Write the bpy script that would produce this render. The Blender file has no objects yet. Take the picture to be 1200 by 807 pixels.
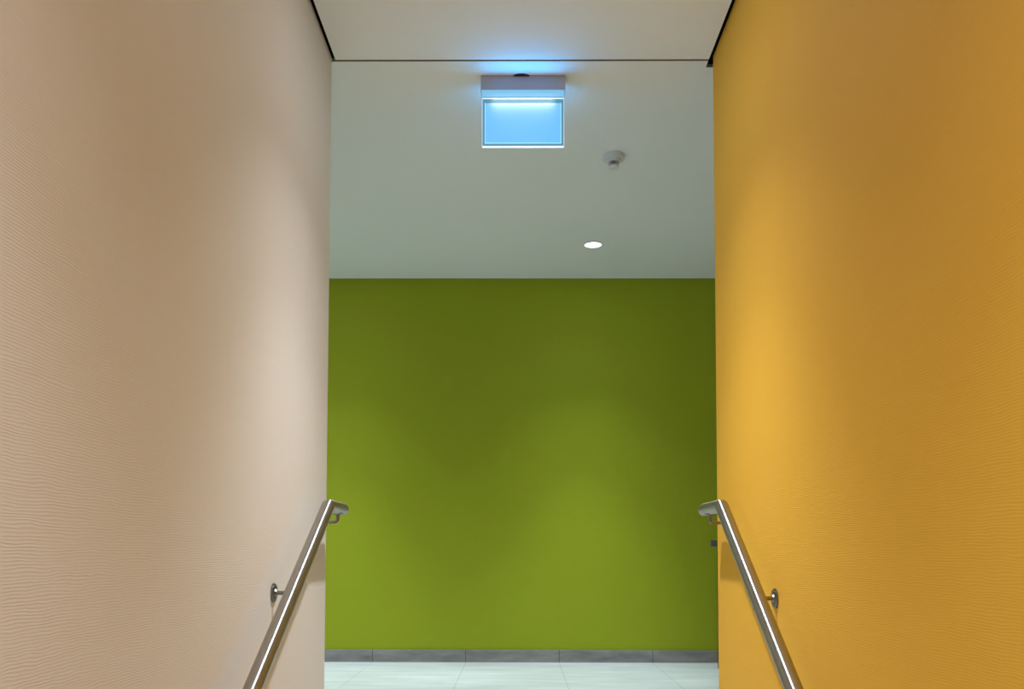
import bpy, bmesh, math
from mathutils import Vector, Matrix
C = bpy.context.scene.collection
PI = math.pi

# ------------------------------------------------------------------ helpers
def link(name, bm, mat=None, parent=None, smooth=False):
    bmesh.ops.recalc_face_normals(bm, faces=bm.faces[:])
    me = bpy.data.meshes.new(name); bm.to_mesh(me); bm.free()
    if smooth:
        for p in me.polygons: p.use_smooth = True
    o = bpy.data.objects.new(name, me); C.objects.link(o)
    if mat: me.materials.append(mat)
    if parent: o.parent = parent
    if smooth:
        try: me.set_sharp_from_angle(angle=math.radians(35))
        except Exception: pass
    return o

def tag(o, label, cat, group=None):
    o['label'] = label; o['category'] = cat
    if group: o['group'] = group
    return o

def struct(o):
    o['kind'] = 'structure'; return o

def thing(name, loc, label, cat, group=None):
    o = bpy.data.objects.new(name, None); o.empty_display_size = .05
    C.objects.link(o); o.location = loc
    return tag(o, label, cat, group)

def box(bm, x0, x1, y0, y1, z0, z1, bev=0, seg=2):
    r = bmesh.ops.create_cube(bm, size=1)
    vs = r['verts']
    for v in vs:
        v.co = Vector(((x0+x1)/2 + v.co.x*(x1-x0), (y0+y1)/2 + v.co.y*(y1-y0), (z0+z1)/2 + v.co.z*(z1-z0)))
    if bev:
        es = list({e for v in vs for e in v.link_edges})
        bmesh.ops.bevel(bm, geom=es, offset=bev, segments=seg, affect='EDGES', profile=.5)

def lathe(bm, prof, n=48, M=Matrix.Identity(4), closed=True):
    rings = []
    for r, z in prof:
        if r < 1e-6:
            rings.append([bm.verts.new(M @ Vector((0, 0, z)))])
        else:
            rings.append([bm.verts.new(M @ Vector((r*math.cos(2*PI*k/n), r*math.sin(2*PI*k/n), z))) for k in range(n)])
    for a, b in zip(rings, rings[1:]):
        for k in range(n):
            q = [a[k % len(a)], a[(k+1) % len(a)], b[(k+1) % len(b)], b[k % len(b)]]
            u = []
            for v in q:
                if v not in u: u.append(v)
            if len(u) > 2: bm.faces.new(u)

def tube(bm, pts, r, n=32, caps=True):
    """round tube through pts (list of Vectors) lying in one vertical or horizontal plane"""
    pts = [Vector(p) for p in pts]; rings = []
    up = None
    for i, p in enumerate(pts):
        a = (pts[i]-pts[i-1]).normalized() if i else (pts[1]-pts[0]).normalized()
        b = (pts[i+1]-pts[i]).normalized() if i < len(pts)-1 else a
        t = (a+b).normalized()
        if up is None:
            s = Vector((1, 0, 0)) if abs(t.x) < .9 else Vector((0, 1, 0))
            up = (s - t*s.dot(t)).normalized()
        else:
            up = (up - t*up.dot(t)).normalized()
        w = t.cross(up)
        rings.append([bm.verts.new(p + (up*math.cos(2*PI*k/n) + w*math.sin(2*PI*k/n))*r) for k in range(n)])
    for a, b in zip(rings, rings[1:]):
        for k in range(n): bm.faces.new((a[k], a[(k+1) % n], b[(k+1) % n], b[k]))
    if caps:
        bm.faces.new(rings[0]); bm.faces.new(rings[-1])

def fillet(pts, rad, seg=8):
    out = [Vector(pts[0])]
    for i in range(1, len(pts)-1):
        p, a, b = Vector(pts[i]), Vector(pts[i-1]), Vector(pts[i+1])
        u, v = (a-p).normalized(), (b-p).normalized()
        ang = u.angle(v); d = rad/math.tan(ang/2)
        c = p + (u+v).normalized()*rad/math.sin(ang/2)
        s, e = p+u*d-c, p+v*d-c
        for k in range(seg+1):
            out.append(c + s.normalized().slerp(e.normalized(), k/seg)*rad)
    out.append(Vector(pts[-1])); return out

def prism(bm, poly, z0, z1):
    a = [bm.verts.new((x, y, z0)) for x, y in poly]; b = [bm.verts.new((x, y, z1)) for x, y in poly]
    n = len(poly)
    bm.faces.new(a[::-1]); bm.faces.new(b)
    for i in range(n): bm.faces.new((a[i], a[(i+1) % n], b[(i+1) % n], b[i]))

# ------------------------------------------------------------------ materials
def mat(name, col, rough=.6, metal=0., spec=.5):
    m = bpy.data.materials.new(name); m.use_nodes = True
    b = m.node_tree.nodes['Principled BSDF']
    b.inputs['Base Color'].default_value = (*col, 1); b.inputs['Roughness'].default_value = rough
    b.inputs['Metallic'].default_value = metal; b.inputs['Specular IOR Level'].default_value = spec
    return m
def nd(m, t, **kw):
    n = m.node_tree.nodes.new(t)
    for k, v in kw.items():
        if k in n.inputs: n.inputs[k].default_value = v
        else: setattr(n, k, v)
    return n
def lk(m, a, b): m.node_tree.links.new(a, b)

def wallpaper(name, col, strength=.5, rib=5.0, axis='Z'):
    """textured wallpaper with fine, slightly wavy horizontal ribs"""
    m = mat(name, col, .7, 0, .25); b = m.node_tree.nodes['Principled BSDF']
    tc = nd(m, 'ShaderNodeTexCoord')
    mp = nd(m, 'ShaderNodeMapping'); mp.inputs['Scale'].default_value = (7, 7, 90)
    lk(m, tc.outputs['Object'], mp.inputs[0])
    no = nd(m, 'ShaderNodeTexNoise', Scale=1.0, Detail=2.0); lk(m, mp.outputs[0], no.inputs['Vector'])
    w = nd(m, 'ShaderNodeTexWave', Scale=314.16/rib/1.0*.001*1000/1000, Distortion=0.0)
    w.bands_direction = 'Z'; w.inputs['Scale'].default_value = .31416/(rib*.001)
    # wavy displacement of the rib height
    sx = nd(m, 'ShaderNodeSeparateXYZ'); lk(m, tc.outputs['Object'], sx.inputs[0])
    cx = nd(m, 'ShaderNodeCombineXYZ')
    mp2 = nd(m, 'ShaderNodeMapping'); mp2.inputs['Scale'].default_value = (14, 14, 40); lk(m, tc.outputs['Object'], mp2.inputs[0])
    n2 = nd(m, 'ShaderNodeTexNoise', Scale=1.0, Detail=3.0); lk(m, mp2.outputs[0], n2.inputs['Vector'])
    ma = nd(m, 'ShaderNodeMath', operation='MULTIPLY_ADD'); ma.inputs[1].default_value = .012
    lk(m, n2.outputs['Fac'], ma.inputs[0]); lk(m, sx.outputs['Z'], ma.inputs[2])
    lk(m, sx.outputs['X'], cx.inputs[0]); lk(m, sx.outputs['Y'], cx.inputs[1]); lk(m, ma.outputs[0], cx.inputs[2])
    lk(m, cx.outputs[0], w.inputs['Vector'])
    mul = nd(m, 'ShaderNodeMath', operation='MULTIPLY'); lk(m, w.outputs['Fac'], mul.inputs[0]); lk(m, no.outputs['Fac'], mul.inputs[1])
    bp = nd(m, 'ShaderNodeBump', Strength=strength, Distance=.0012); lk(m, mul.outputs[0], bp.inputs['Height'])
    lk(m, bp.outputs[0], b.inputs['Normal'])
    # faint tone variation of the paper itself
    n3 = nd(m, 'ShaderNodeTexNoise', Scale=.9, Detail=2.0); lk(m, tc.outputs['Object'], n3.inputs['Vector'])
    r = nd(m, 'ShaderNodeMapRange'); r.inputs['To Min'].default_value = .98; r.inputs['To Max'].default_value = 1.02
    lk(m, n3.outputs['Fac'], r.inputs['Value'])
    vm = nd(m, 'ShaderNodeVectorMath', operation='SCALE'); vm.inputs[0].default_value = col
    lk(m, r.outputs[0], vm.inputs['Scale']); lk(m, vm.outputs[0], b.inputs['Base Color'])
    return m

X0 = -.932                       # first tile joint of the landing
def tile_mat(name, c1, c2, grout, rough, x0, y0, sx, sy, gw=.0025, stretch=(1.6, 9, 9)):
    m = mat(name, c1, rough); b = m.node_tree.nodes['Principled BSDF']
    tc = nd(m, 'ShaderNodeTexCoord')
    mp = nd(m, 'ShaderNodeMapping'); mp.inputs['Scale'].default_value = stretch; lk(m, tc.outputs['Object'], mp.inputs[0])
    no = nd(m, 'ShaderNodeTexNoise', Scale=1.6, Detail=6.0, Roughness=.62); lk(m, mp.outputs[0], no.inputs['Vector'])
    rp = nd(m, 'ShaderNodeMapRange'); rp.inputs['From Min'].default_value = .3; rp.inputs['From Max'].default_value = .7
    lk(m, no.outputs['Fac'], rp.inputs['Value'])
    mx = nd(m, 'ShaderNodeMix', data_type='RGBA'); mx.inputs['A'].default_value = (*c1, 1); mx.inputs['B'].default_value = (*c2, 1)
    lk(m, rp.outputs[0], mx.inputs['Factor'])
    sep = nd(m, 'ShaderNodeSeparateXYZ'); lk(m, tc.outputs['Object'], sep.inputs[0])
    def joint(sock, off, size):
        a = nd(m, 'ShaderNodeMath', operation='SUBTRACT'); lk(m, sock, a.inputs[0]); a.inputs[1].default_value = off - size/2
        p = nd(m, 'ShaderNodeMath', operation='FLOORED_MODULO'); lk(m, a.outputs[0], p.inputs[0]); p.inputs[1].default_value = size
        s = nd(m, 'ShaderNodeMath', operation='SUBTRACT'); lk(m, p.outputs[0], s.inputs[0]); s.inputs[1].default_value = size/2
        ab = nd(m, 'ShaderNodeMath', operation='ABSOLUTE'); lk(m, s.outputs[0], ab.inputs[0])
        l = nd(m, 'ShaderNodeMath', operation='LESS_THAN'); lk(m, ab.outputs[0], l.inputs[0]); l.inputs[1].default_value = gw/2
        return l.outputs[0]
    j = joint(sep.outputs['X'], x0, sx)
    if sy:
        j2 = joint(sep.outputs['Y'], y0, sy)
        mm = nd(m, 'ShaderNodeMath', operation='MAXIMUM'); lk(m, j, mm.inputs[0]); lk(m, j2, mm.inputs[1]); j = mm.outputs[0]
    m2 = nd(m, 'ShaderNodeMix', data_type='RGBA'); m2.inputs['B'].default_value = (*grout, 1)
    lk(m, mx.outputs['Result'], m2.inputs['A']); lk(m, j, m2.inputs['Factor'])
    lk(m, m2.outputs['Result'], b.inputs['Base Color'])
    rr = nd(m, 'ShaderNodeMapRange'); rr.inputs['To Min'].default_value = rough-.06; rr.inputs['To Max'].default_value = rough+.06
    lk(m, no.outputs['Fac'], rr.inputs['Value']); lk(m, rr.outputs[0], b.inputs['Roughness'])
    iv = nd(m, 'ShaderNodeMath', operation='SUBTRACT'); iv.inputs[0].default_value = 1; lk(m, j, iv.inputs[1])
    bp = nd(m, 'ShaderNodeBump', Strength=.5, Distance=.001); lk(m, iv.outputs[0], bp.inputs['Height']); lk(m, bp.outputs[0], b.inputs['Normal'])
    return m

def plaster(name, col):
    m = mat(name, col, .8, 0, .2); b = m.node_tree.nodes['Principled BSDF']
    tc = nd(m, 'ShaderNodeTexCoord'); n = nd(m, 'ShaderNodeTexNoise', Scale=260.0, Detail=3.0)
    lk(m, tc.outputs['Object'], n.inputs['Vector'])
    bp = nd(m, 'ShaderNodeBump', Strength=.12, Distance=.001); lk(m, n.outputs['Fac'], bp.inputs['Height']); lk(m, bp.outputs[0], b.inputs['Normal'])
    return m

def brushed(name, col, rough=.24):
    m = mat(name, col, rough, 1.0); b = m.node_tree.nodes['Principled BSDF']
    tc = nd(m, 'ShaderNodeTexCoord'); mp = nd(m, 'ShaderNodeMapping'); mp.inputs['Scale'].default_value = (500, 14, 500)
    mp.inputs['Rotation'].default_value = (math.radians(32), 0, 0)
    lk(m, tc.outputs['Object'], mp.inputs[0])
    n = nd(m, 'ShaderNodeTexNoise', Scale=1.0, Detail=2.0); lk(m, mp.outputs[0], n.inputs['Vector'])
    r = nd(m, 'ShaderNodeMapRange'); r.inputs['To Min'].default_value = rough-.05; r.inputs['To Max'].default_value = rough+.07
    lk(m, n.outputs['Fac'], r.inputs['Value']); lk(m, r.outputs[0], b.inputs['Roughness'])
    tn = nd(m, 'ShaderNodeCombineXYZ'); tn.inputs[0].default_value = .02; tn.inputs[1].default_value = .85; tn.inputs[2].default_value = .52
    b.inputs['Anisotropic'].default_value = .95; lk(m, tn.outputs[0], b.inputs['Tangent'])   # ground around the tube
    return m

def emit(name, col, s, base=(.8, .8, .8), rough=.4):
    m = mat(name, base, rough); b = m.node_tree.nodes['Principled BSDF']
    b.inputs['Emission Color'].default_value = (*col, 1); b.inputs['Emission Strength'].default_value = s
    return m

CREAM = wallpaper('cream_wallpaper', (.725, .672, .595), .29)
OCHRE = wallpaper('ochre_wallpaper', (.85, .457, .045), .28)
GREEN = wallpaper('green_wallpaper', (.345, .400, .014), .3)
WHITE = plaster('white_ceiling', (.88, .89, .88))
VOID = mat('black_gap_shade', (.004, .004, .004), .9, 0, 0)
FLOOR = tile_mat('grey_floor_tile', (.64, .68, .665), (.86, .89, .875), (.42, .43, .42), .36, X0, 5.146, .6, .6)
BASE = tile_mat('grey_skirting_tile', (.17, .168, .160), (.38, .36, .35), (.06, .06, .06), .5, X0, 0, .6, 0, .0035, (2.5, 2.5, 9))
GROUT = mat('pale_silicone', (.75, .77, .76), .5)
STEPM = mat('grey_step_tile', (.66, .69, .68), .5)
LOWM = mat('lower_floor_tile', (.40, .40, .39), .5)
STEEL = brushed('brushed_steel', (.42, .41, .385), .36)
STEELD = brushed('dark_steel', (.25, .245, .23), .3)
PLASTIC = mat('white_plastic', (.72, .72, .69), .4)
HOUSE = mat('sign_housing_white', (.46, .43, .47), .45)
BLACK = mat('black_plastic', (.006, .006, .007), .5)
LENS = emit('lamp_lens', (.95, 1, .98), 2.2)
SHELL = mat('lamp_trim', (.36, .37, .36), .4)
BROWN = mat('brown_lacquer', (.11, .055, .02), .45)
GREYP = mat('grey_clamp', (.20, .20, .19), .4, .6)

# ------------------------------------------------------------------ dimensions (metres, landing floor z = 0)
XL, XR, YW, YG, H = -.679, .707, 3.147, 5.746, 2.5
YB, LOW = -2.6, -.85                      # back of the lower corridor, its floor
XA, XB = -3.4, 2.3                        # landing runs on to both sides

# walls
bm = bmesh.new(); box(bm, XA, XL, YB, YW, LOW-.05, 2.62)
w = struct(link('wall_left', bm, CREAM))
bm = bmesh.new(); box(bm, XR, XB, YB, YW, LOW-.05, 2.62)
w2 = struct(link('wall_right', bm, OCHRE))
for o in (w, w2):
    md = o.modifiers.new('bevel', 'BEVEL'); md.width = .004; md.segments = 3; md.limit_method = 'ANGLE'
    for p in o.data.polygons: p.use_smooth = True
    o.modifiers.new('wn', 'WEIGHTED_NORMAL')
bm = bmesh.new(); box(bm, XA, XB, YG, YG+.12, -.1, 2.62); struct(link('wall_back', bm, GREEN))
WH2 = wallpaper('white_wallpaper', (.74, .74, .70), .5)
bm = bmesh.new(); box(bm, XA-.12, XA, YB-.12, YG+.12, LOW-.05, 2.62); struct(link('wall_landing_left', bm, WH2))
bm = bmesh.new(); box(bm, XB, XB+.12, YB-.12, YG+.12, LOW-.05, 2.62); struct(link('wall_landing_right', bm, WH2))
bm = bmesh.new(); box(bm, XA, XB, YB-.12, YB, LOW-.05, 2.62); struct(link('wall_front', bm, WH2))

# ceilings: stair panel with shadow gaps at both walls, landing panel with the notch at its right corner
GL, GR = -.6655, .6925
bm = bmesh.new(); box(bm, GL, GR, YB, YW-.002, H, H+.013); struct(link('ceiling', bm, WHITE))
Y2 = YW + .010
bm = bmesh.new()
prism(bm, [(XA, Y2), (GR, Y2), (GR, 3.2), (GR+.05, 3.2), (GR+.05, Y2), (XB, Y2), (XB, YG-.006), (XA, YG-.006)], H, H+.013)
struct(link('ceiling_landing', bm, WHITE))
bm = bmesh.new(); box(bm, XA, XB, YB, YG, H+.03, H+.05); struct(link('ceiling_cavity', bm, VOID))  # black sheet, the darkness behind the gaps put into its colour
for nm, a, b in (('trim_shade_1', XL, GL), ('trim_shade_2', GR, XR)):   # black strips that paint the shade inside the gaps
    bm = bmesh.new(); box(bm, a, b, YB, YW if nm == 'trim_shade_1' else 3.19, H+.009, H+.013); struct(link(nm, bm, VOID))

DARK = mat('joint_shade', (.28, .25, .19), .9, 0, 0)  # shade of the ceiling joint and notch, painted as a dark strip
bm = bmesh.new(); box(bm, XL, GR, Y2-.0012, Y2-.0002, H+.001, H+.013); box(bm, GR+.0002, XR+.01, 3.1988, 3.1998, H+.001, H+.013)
struct(link('trim_shade_4', bm, DARK))
# floors and steps
bm = bmesh.new(); box(bm, XA, XB, 2.90, YG, -.15, 0); struct(link('floor', bm, FLOOR))
bm = bmesh.new()
prof = [(2.90, LOW-.05), (2.90, -.17)]
for k in range(4):
    y = 2.90 - .275*(k+1); z = -.17*(k+1)
    prof += [(y, z), (y, z-.17)]
prof += [(1.525, LOW), (1.525, LOW-.05)]
va = [bm.verts.new((XL, y, z)) for y, z in prof]; vb = [bm.verts.new((XR, y, z)) for y, z in prof]
n = len(prof); bm.faces.new(va); bm.faces.new(vb[::-1])
for i in range(n): bm.faces.new((va[i], va[(i+1) % n], vb[(i+1) % n], vb[i]))
struct(link('floor_stairs', bm, STEPM))
bm = bmesh.new(); box(bm, XL, XR, YB, 1.525, LOW-.05, LOW); struct(link('floor_lower', bm, LOWM))

# skirting of grey tiles under the green wall + pale joint at the floor
bm = bmesh.new(); box(bm, XA, XB, YG-.011, YG, .0, .081, .0012, 1); struct(link('baseboard_back', bm, BASE))
bm = bmesh.new(); box(bm, XA, XB, YG-.017, YG-.011, .0, .0035); struct(link('trim_3', bm, GROUT))

# ------------------------------------------------------------------ handrails
R = .0212
def handrail(side, ye, ze, slope, yend, brackets, label):
    s = 1 if side == 'L' else -1
    xw = XL if side == 'L' else XR
    xr = xw + s*(.070 if side == 'L' else .067)
    root = thing('handrail', (xr, ye, ze), label, 'handrail')
    o = Vector((xr, ye, ze))
    yl = 1.40
    pts = [Vector((xr, 1.10, ze-(ye-yl)*slope)), Vector((xr, yl, ze-(ye-yl)*slope)), Vector((xr, ye, ze)), Vector((xr, yend, ze))]
    bm = bmesh.new(); tube(bm, [p-o for p in fillet(pts, .024, 10)], R, 40)
    link('rail', bm, STEEL, root, True)
    bm = bmesh.new()       # slightly domed end cap
    M = Matrix.Translation(Vector((0, yend-ye, 0))) @ Matrix.Rotation(-PI/2, 4, 'X')
    lathe(bm, [(0, 0), (R, 0), (R, .003), (R-.002, .0055), (R-.008, .0075), (0, .0085)], 40, M)
    link('end_cap', bm, STEEL, root, True)
    for yb, drop in brackets:
        zr = ze if yb > ye else ze-(ye-yb)*slope
        za = zr-drop
        b = bmesh.new()
        pb = fillet([Vector((xw+s*.002, yb, za)), Vector((xr, yb, za)), Vector((xr, yb, zr-R*.7))], .008, 5)
        tube(b, [p-o for p in pb], .0058, 16)
        br = link('bracket', b, STEELD, root, True)
        b = bmesh.new()      # saddle plate under the tube
        hs = .0 if yb > ye else slope
        L = .022
        vs = []
        for dy in (-L, L):
            for k in range(9):
                a = math.radians(-130 + k*10)
                for rr in (R+.0002, R+.003):
                    vs.append(b.verts.new(Vector((0, 0, 0)) + Vector((rr*math.cos(a), yb-ye+dy, zr-ze+rr*math.sin(a)+dy*hs))))
        def V(e, k, q): return vs[e*18+k*2+q]
        for k in range(8):
            for q in (0, 1): b.faces.new((V(0, k, q), V(0, k+1, q), V(1, k+1, q), V(1, k, q)))
            for e in (0, 1): b.faces.new((V(e, k, 0), V(e, k+1, 0), V(e, k+1, 1), V(e, k, 1)))
        for k in (0, 8): b.faces.new((V(0, k, 0), V(0, k, 1), V(1, k, 1), V(1, k, 0)))
        link('saddle', b, STEELD, br, True)
        b = bmesh.new()      # round wall plate, a small dome, two screws
        M = Matrix.Translation(Vector((xw, yb, za))-o) @ Matrix.Rotation(s*PI/2, 4, 'Y')
        pr = .021 if yb > ye else .027
        lathe(b, [(0, 0), (pr, 0), (pr, .004), (pr-.002, .006), (.011, .0065), (.009, .011), (.0055, .012), (0, .012)], 32, M)
        link('wall_plate', b, STEELD, br, True)
        for dz in ((-.0135, .0135) if yb > ye else (-.017, .017)):
            b = bmesh.new()
            M = Matrix.Translation(Vector((xw+s*.006, yb, za+dz))-o) @ Matrix.Rotation(s*PI/2, 4, 'Y')
            lathe(b, [(0, 0), (.0045, 0), (.0045, .001), (.003, .0026), (0, .003)], 16, M)
            link('screw', b, STEEL, br, True)
    return root
handrail('L', 2.845, .8600, .585, 3.078, [(3.0, .047), (2.47, .042), (1.62, .042)],
         'brushed steel handrail mounted on the cream wall at the left of the stairs')
handrail('R', 2.785, .858, .650, 3.040, [(2.95, .047), (2.443, .048), (1.62, .048)],
         'brushed steel handrail mounted on the orange wall at the right of the stairs')

# ------------------------------------------------------------------ recessed downlights
def add_spot(root, power, col, ang, blend, rad, z=-.004):
    l = bpy.data.lights.new('downlight_lamp', 'SPOT'); l.energy = power; l.color = col
    l.spot_size = math.radians(ang); l.spot_blend = blend; l.shadow_soft_size = rad
    o = bpy.data.objects.new('downlight_lamp', l); C.objects.link(o); o.parent = root
    o.location = (0, 0, z)
    return o
def downlight(x, y, label, power, col, ang=102, blend=1.0, lens=None, spill=0, rad=.028, core=1.9, cang=74, mid=0):
    root = thing('recessed_downlight', (x, y, H), label, 'ceiling light')
    bm = bmesh.new(); lathe(bm, [(.050, -.0005), (.0555, -.0005), (.0555, -.0025), (.0535, -.004), (.051, -.0035), (.050, -.0005)], 48)
    link('trim_ring', bm, SHELL, root, True)
    bm = bmesh.new(); lathe(bm, [(0, -.0008), (.0502, -.0008), (.0502, -.0018), (0, -.0022)], 48)
    link('lens', bm, lens or LENS, root, True)
    add_spot(root, power, col, ang, blend, rad, -.012)
    add_spot(root, power*core, col, cang, 1.0, rad, -.012)
    if mid: add_spot(root, power*mid, col, 88, 1.0, rad, -.012)
    if spill:
        l = bpy.data.lights.new('spill', 'AREA'); l.shape = 'DISK'; l.size = .09; l.energy = spill; l.color = col
        o = bpy.data.objects.new('lamp_spill', l); C.objects.link(o); o.parent = root; o.location = (0, 0, -.006)
    return root
WARM = (.965, 1.01, 1.11); COOL = (.84, 1.0, 1.10)
LENSW = emit('lamp_lens_warm', (1, .93, .82), 6.0)
SP, LP = 68, 4.95
downlight(.01, 2.60, 'recessed downlight in the stair ceiling above the level handrail ends', SP, WARM, lens=LENSW, spill=3)
downlight(.01, .66, 'recessed downlight in the stair ceiling above the foot of the steps', SP*.80, WARM, lens=LENSW, spill=3)
downlight(.01, -1.28, 'unseen recessed downlight added to light the lower corridor', SP*.7, WARM, lens=LENSW, spill=3)  # added out of view, only for its light
downlight(.4377, 5.0957, 'small round lit downlight in the landing ceiling near the green wall', LP, COOL, ang=128, spill=1.0, core=28, cang=58, mid=9)
downlight(-1.21, 5.0957, 'recessed downlight in the landing ceiling left of the stair opening', LP*1.12, COOL, ang=128, spill=1.0, core=28, cang=58, mid=9)
downlight(-2.86, 5.0957, 'unseen recessed downlight added to light the far left of the landing', LP, COOL, ang=128, spill=1.0, core=28, cang=58, mid=9)  # extra lamp beyond the view, put in for the landing's light

# ------------------------------------------------------------------ smoke detector
d = thing('smoke_detector', (.431, 3.93, H), 'small round white smoke detector on the landing ceiling, right of the lit sign', 'smoke detector')
bm = bmesh.new(); lathe(bm, [(0, 0), (.0495, 0), (.0503, -.002), (.0503, -.016), (.048, -.0195), (.036, -.0205), (.034, -.028), (.027, -.0305), (0, -.031)], 56)
link('base', bm, PLASTIC, d, True)
bm = bmesh.new(); lathe(bm, [(0, -.030), (.017, -.030), (.017, -.048), (0, -.048)], 40)
link('sensor_core', bm, BLACK, d, True)
bm = bmesh.new()
for k in range(15):
    b2 = bmesh.new(); box(b2, .0190, .0235, -.0011, .0011, -.049, -.029)
    a = 2*PI*k/15+.12
    for f in b2.faces:
        vs = []
        for v in f.verts:
            x, y, z = v.co; vs.append(bm.verts.new((x*math.cos(a)-y*math.sin(a), x*math.sin(a)+y*math.cos(a), z)))
        bm.faces.new(vs)
    b2.free()
bmesh.ops.remove_doubles(bm, verts=bm.verts[:], dist=1e-6)
link('slot_cage', bm, PLASTIC, d)
bm = bmesh.new(); lathe(bm, [(0, -.048), (.0245, -.048), (.0250, -.050), (.0235, -.056), (.017, -.059), (0, -.060)], 40)
link('cap', bm, PLASTIC, d, True)

# ------------------------------------------------------------------ lit escape-route sign under the landing ceiling
SX0, SX1, SY = -.1405, .177, 3.252
sx = (SX0+SX1)/2; hw = (SX1-SX0)/2
sg = thing('emergency_exit_sign', (sx, SY, H), 'white ceiling-mounted sign box with a glowing pale blue glass panel', 'exit sign')
bm = bmesh.new(); box(bm, -hw, hw, 0, .046, -.0605, 0, .0012, 2)
link('housing', bm, HOUSE, sg)
bm = bmesh.new(); lathe(bm, [(0, 0), (.0425, 0), (.0425, -.0025), (.040, -.004), (0, -.004)], 56, Matrix.Translation((-.006, .0288, 0)))  # flat black disc against the ceiling, partly inside the housing
o = link('black_disc', bm, BLACK, sg, True); o['label'] = 'black disc at the ceiling'
hp = hw-.0035
EDGE = emit('acrylic_edge', (.72, .93, 1), .95, (.5, .7, .8))
RIM = mat('acrylic_rim', (.015, .03, .04), .5, 0, .1)
RIM.node_tree.nodes['Principled BSDF'].inputs['Emission Color'].default_value = (.11, .28, .40, 1)
RIM.node_tree.nodes['Principled BSDF'].inputs['Emission Strength'].default_value = 1
BARM = emit('led_bar', (.10, .38, .62), 1.0, (.3, .35, .4))
PANEL = emit('glowing_panel', (.085, .50, 1.0), .90, (.15, .18, .20), .6)
ym = .023
bm = bmesh.new(); box(bm, -hp, hp, -.010, .056, -.0735, -.0607, .001, 1); link('led_bar', bm, BARM, sg)
zt, zb = -.0735, -.266
bm = bmesh.new(); box(bm, -hp+.002, hp-.002, ym-.0035, ym+.0035, zb+.002, zt, 0); link('glass_rim', bm, RIM, sg)
bm = bmesh.new()
e = .0032
box(bm, -hp+e, hp-e, ym-.004, ym+.004, zb, zb+e+.001); link('glass_edge', bm, EDGE, sg)
bm = bmesh.new(); box(bm, -hp+e, hp-e, ym-.004, ym+.004, zt-.0075, zt-.0035)
link('glass_edge', bm, EDGE, sg)
EDGE3 = emit('acrylic_side_edge', (.36, .55, .75), .9, (.4, .5, .6))
for x in (-hp, hp-.0026):
    bm = bmesh.new(); box(bm, x, x+.0026, ym-.004, ym+.004, zb, zt); link('glass_side_edge', bm, EDGE3, sg)
ip = hp-.0115
bm = bmesh.new(); box(bm, -ip, ip, ym-.0055, ym+.0055, zb+.013, zt-.024, .0006, 1); link('sign_panel', bm, PANEL, sg)
bm = bmesh.new(); e2 = .0020
for yy0, yy1 in ((ym-.0062, ym-.0055), (ym+.0055, ym+.0062)):
    box(bm, -ip, -ip+e2, yy0, yy1, zb+.013, zt-.024); box(bm, ip-e2, ip, yy0, yy1, zb+.013, zt-.024)
    box(bm, -ip+e2, ip-e2, yy0, yy1, zb+.013, zb+.013+e2)
EDGE2 = emit('panel_edge', (.26, .70, 1), .92, (.5, .7, .8))
link('panel_edge', bm, EDGE2, sg)
BL = (.012, .36, .90)
def area(parent, loc, rot, sx_, sy_, power, col, spread=180):
    l = bpy.data.lights.new('sign_light', 'AREA'); l.shape = 'RECTANGLE'; l.size = sx_; l.size_y = sy_
    l.energy = power; l.color = col; l.spread = math.radians(spread)
    o = bpy.data.objects.new('sign_light', l); C.objects.link(o); o.parent = parent; o.location = loc; o.rotation_euler = rot
    return o
# LED rows washing down both faces of the panel
area(sg, (0, ym-.0190, zt-.0008), (math.radians(24), 0, 0), .235, .004, .20, (1, 1, .96), 110)
area(sg, (0, ym+.0190, zt-.0008), (math.radians(-24), 0, 0), .235, .004, .20, (1, 1, .96), 110)
# area lights added along both long faces of the bar, for the ceiling's blue glow
area(sg, (0, -.0112, -.0675), (math.radians(-94), 0, 0), .28, .010, .52, BL)
area(sg, (0, .0572, -.0675), (math.radians(94), 0, 0), .28, .010, .52, BL)

# ------------------------------------------------------------------ slim post with a clamp beside the orange wall's corner
pt = thing('barrier_post', (1.243, 5.485, 0), 'slim brown post with grey clamp peeping past the edge of the orange wall', 'post')
bm = bmesh.new(); box(bm, -.012, .012, -.012, .012, 0, .745, .002, 2); link('post', bm, BROWN, pt)
bm = bmesh.new(); box(bm, -.052, .014, -.014, .014, .7455, .785, .002, 2); link('clamp', bm, GREYP, pt)

# ------------------------------------------------------------------ camera
pi_, ya, ro, cy, hh = .04803, -.0063, .00178, 595.5, .71574
F = Vector((math.sin(ya)*math.cos(pi_), math.cos(ya)*math.cos(pi_), math.sin(pi_)))
Rt = Vector((math.cos(ya), -math.sin(ya), 0)); U = Rt.cross(F)
R2 = Rt*math.cos(ro)+U*math.sin(ro); U2 = -Rt*math.sin(ro)+U*math.cos(ro)
cd = bpy.data.cameras.new('camera'); cam = bpy.data.objects.new('camera', cd); C.objects.link(cam)
cd.sensor_width = 36; cd.lens = 1040/1200*36; cd.shift_y = (cy-403.5)/1200; cd.clip_start = .02
cam.matrix_world = Matrix(((R2.x, U2.x, -F.x, 0), (R2.y, U2.y, -F.y, 0), (R2.z, U2.z, -F.z, hh), (0, 0, 0, 1)))
S = bpy.context.scene; S.camera = cam
wd = bpy.data.worlds.new('world'); S.world = wd; wd.use_nodes = True
wd.node_tree.nodes['Background'].inputs[0].default_value = (0, 0, 0, 1); wd.node_tree.nodes['Background'].inputs[1].default_value = 0
v = S.view_settings; v.view_transform = 'Standard'; v.look = 'None'; v.gamma = 1; v.use_curve_mapping = False
v.exposure = 0.0
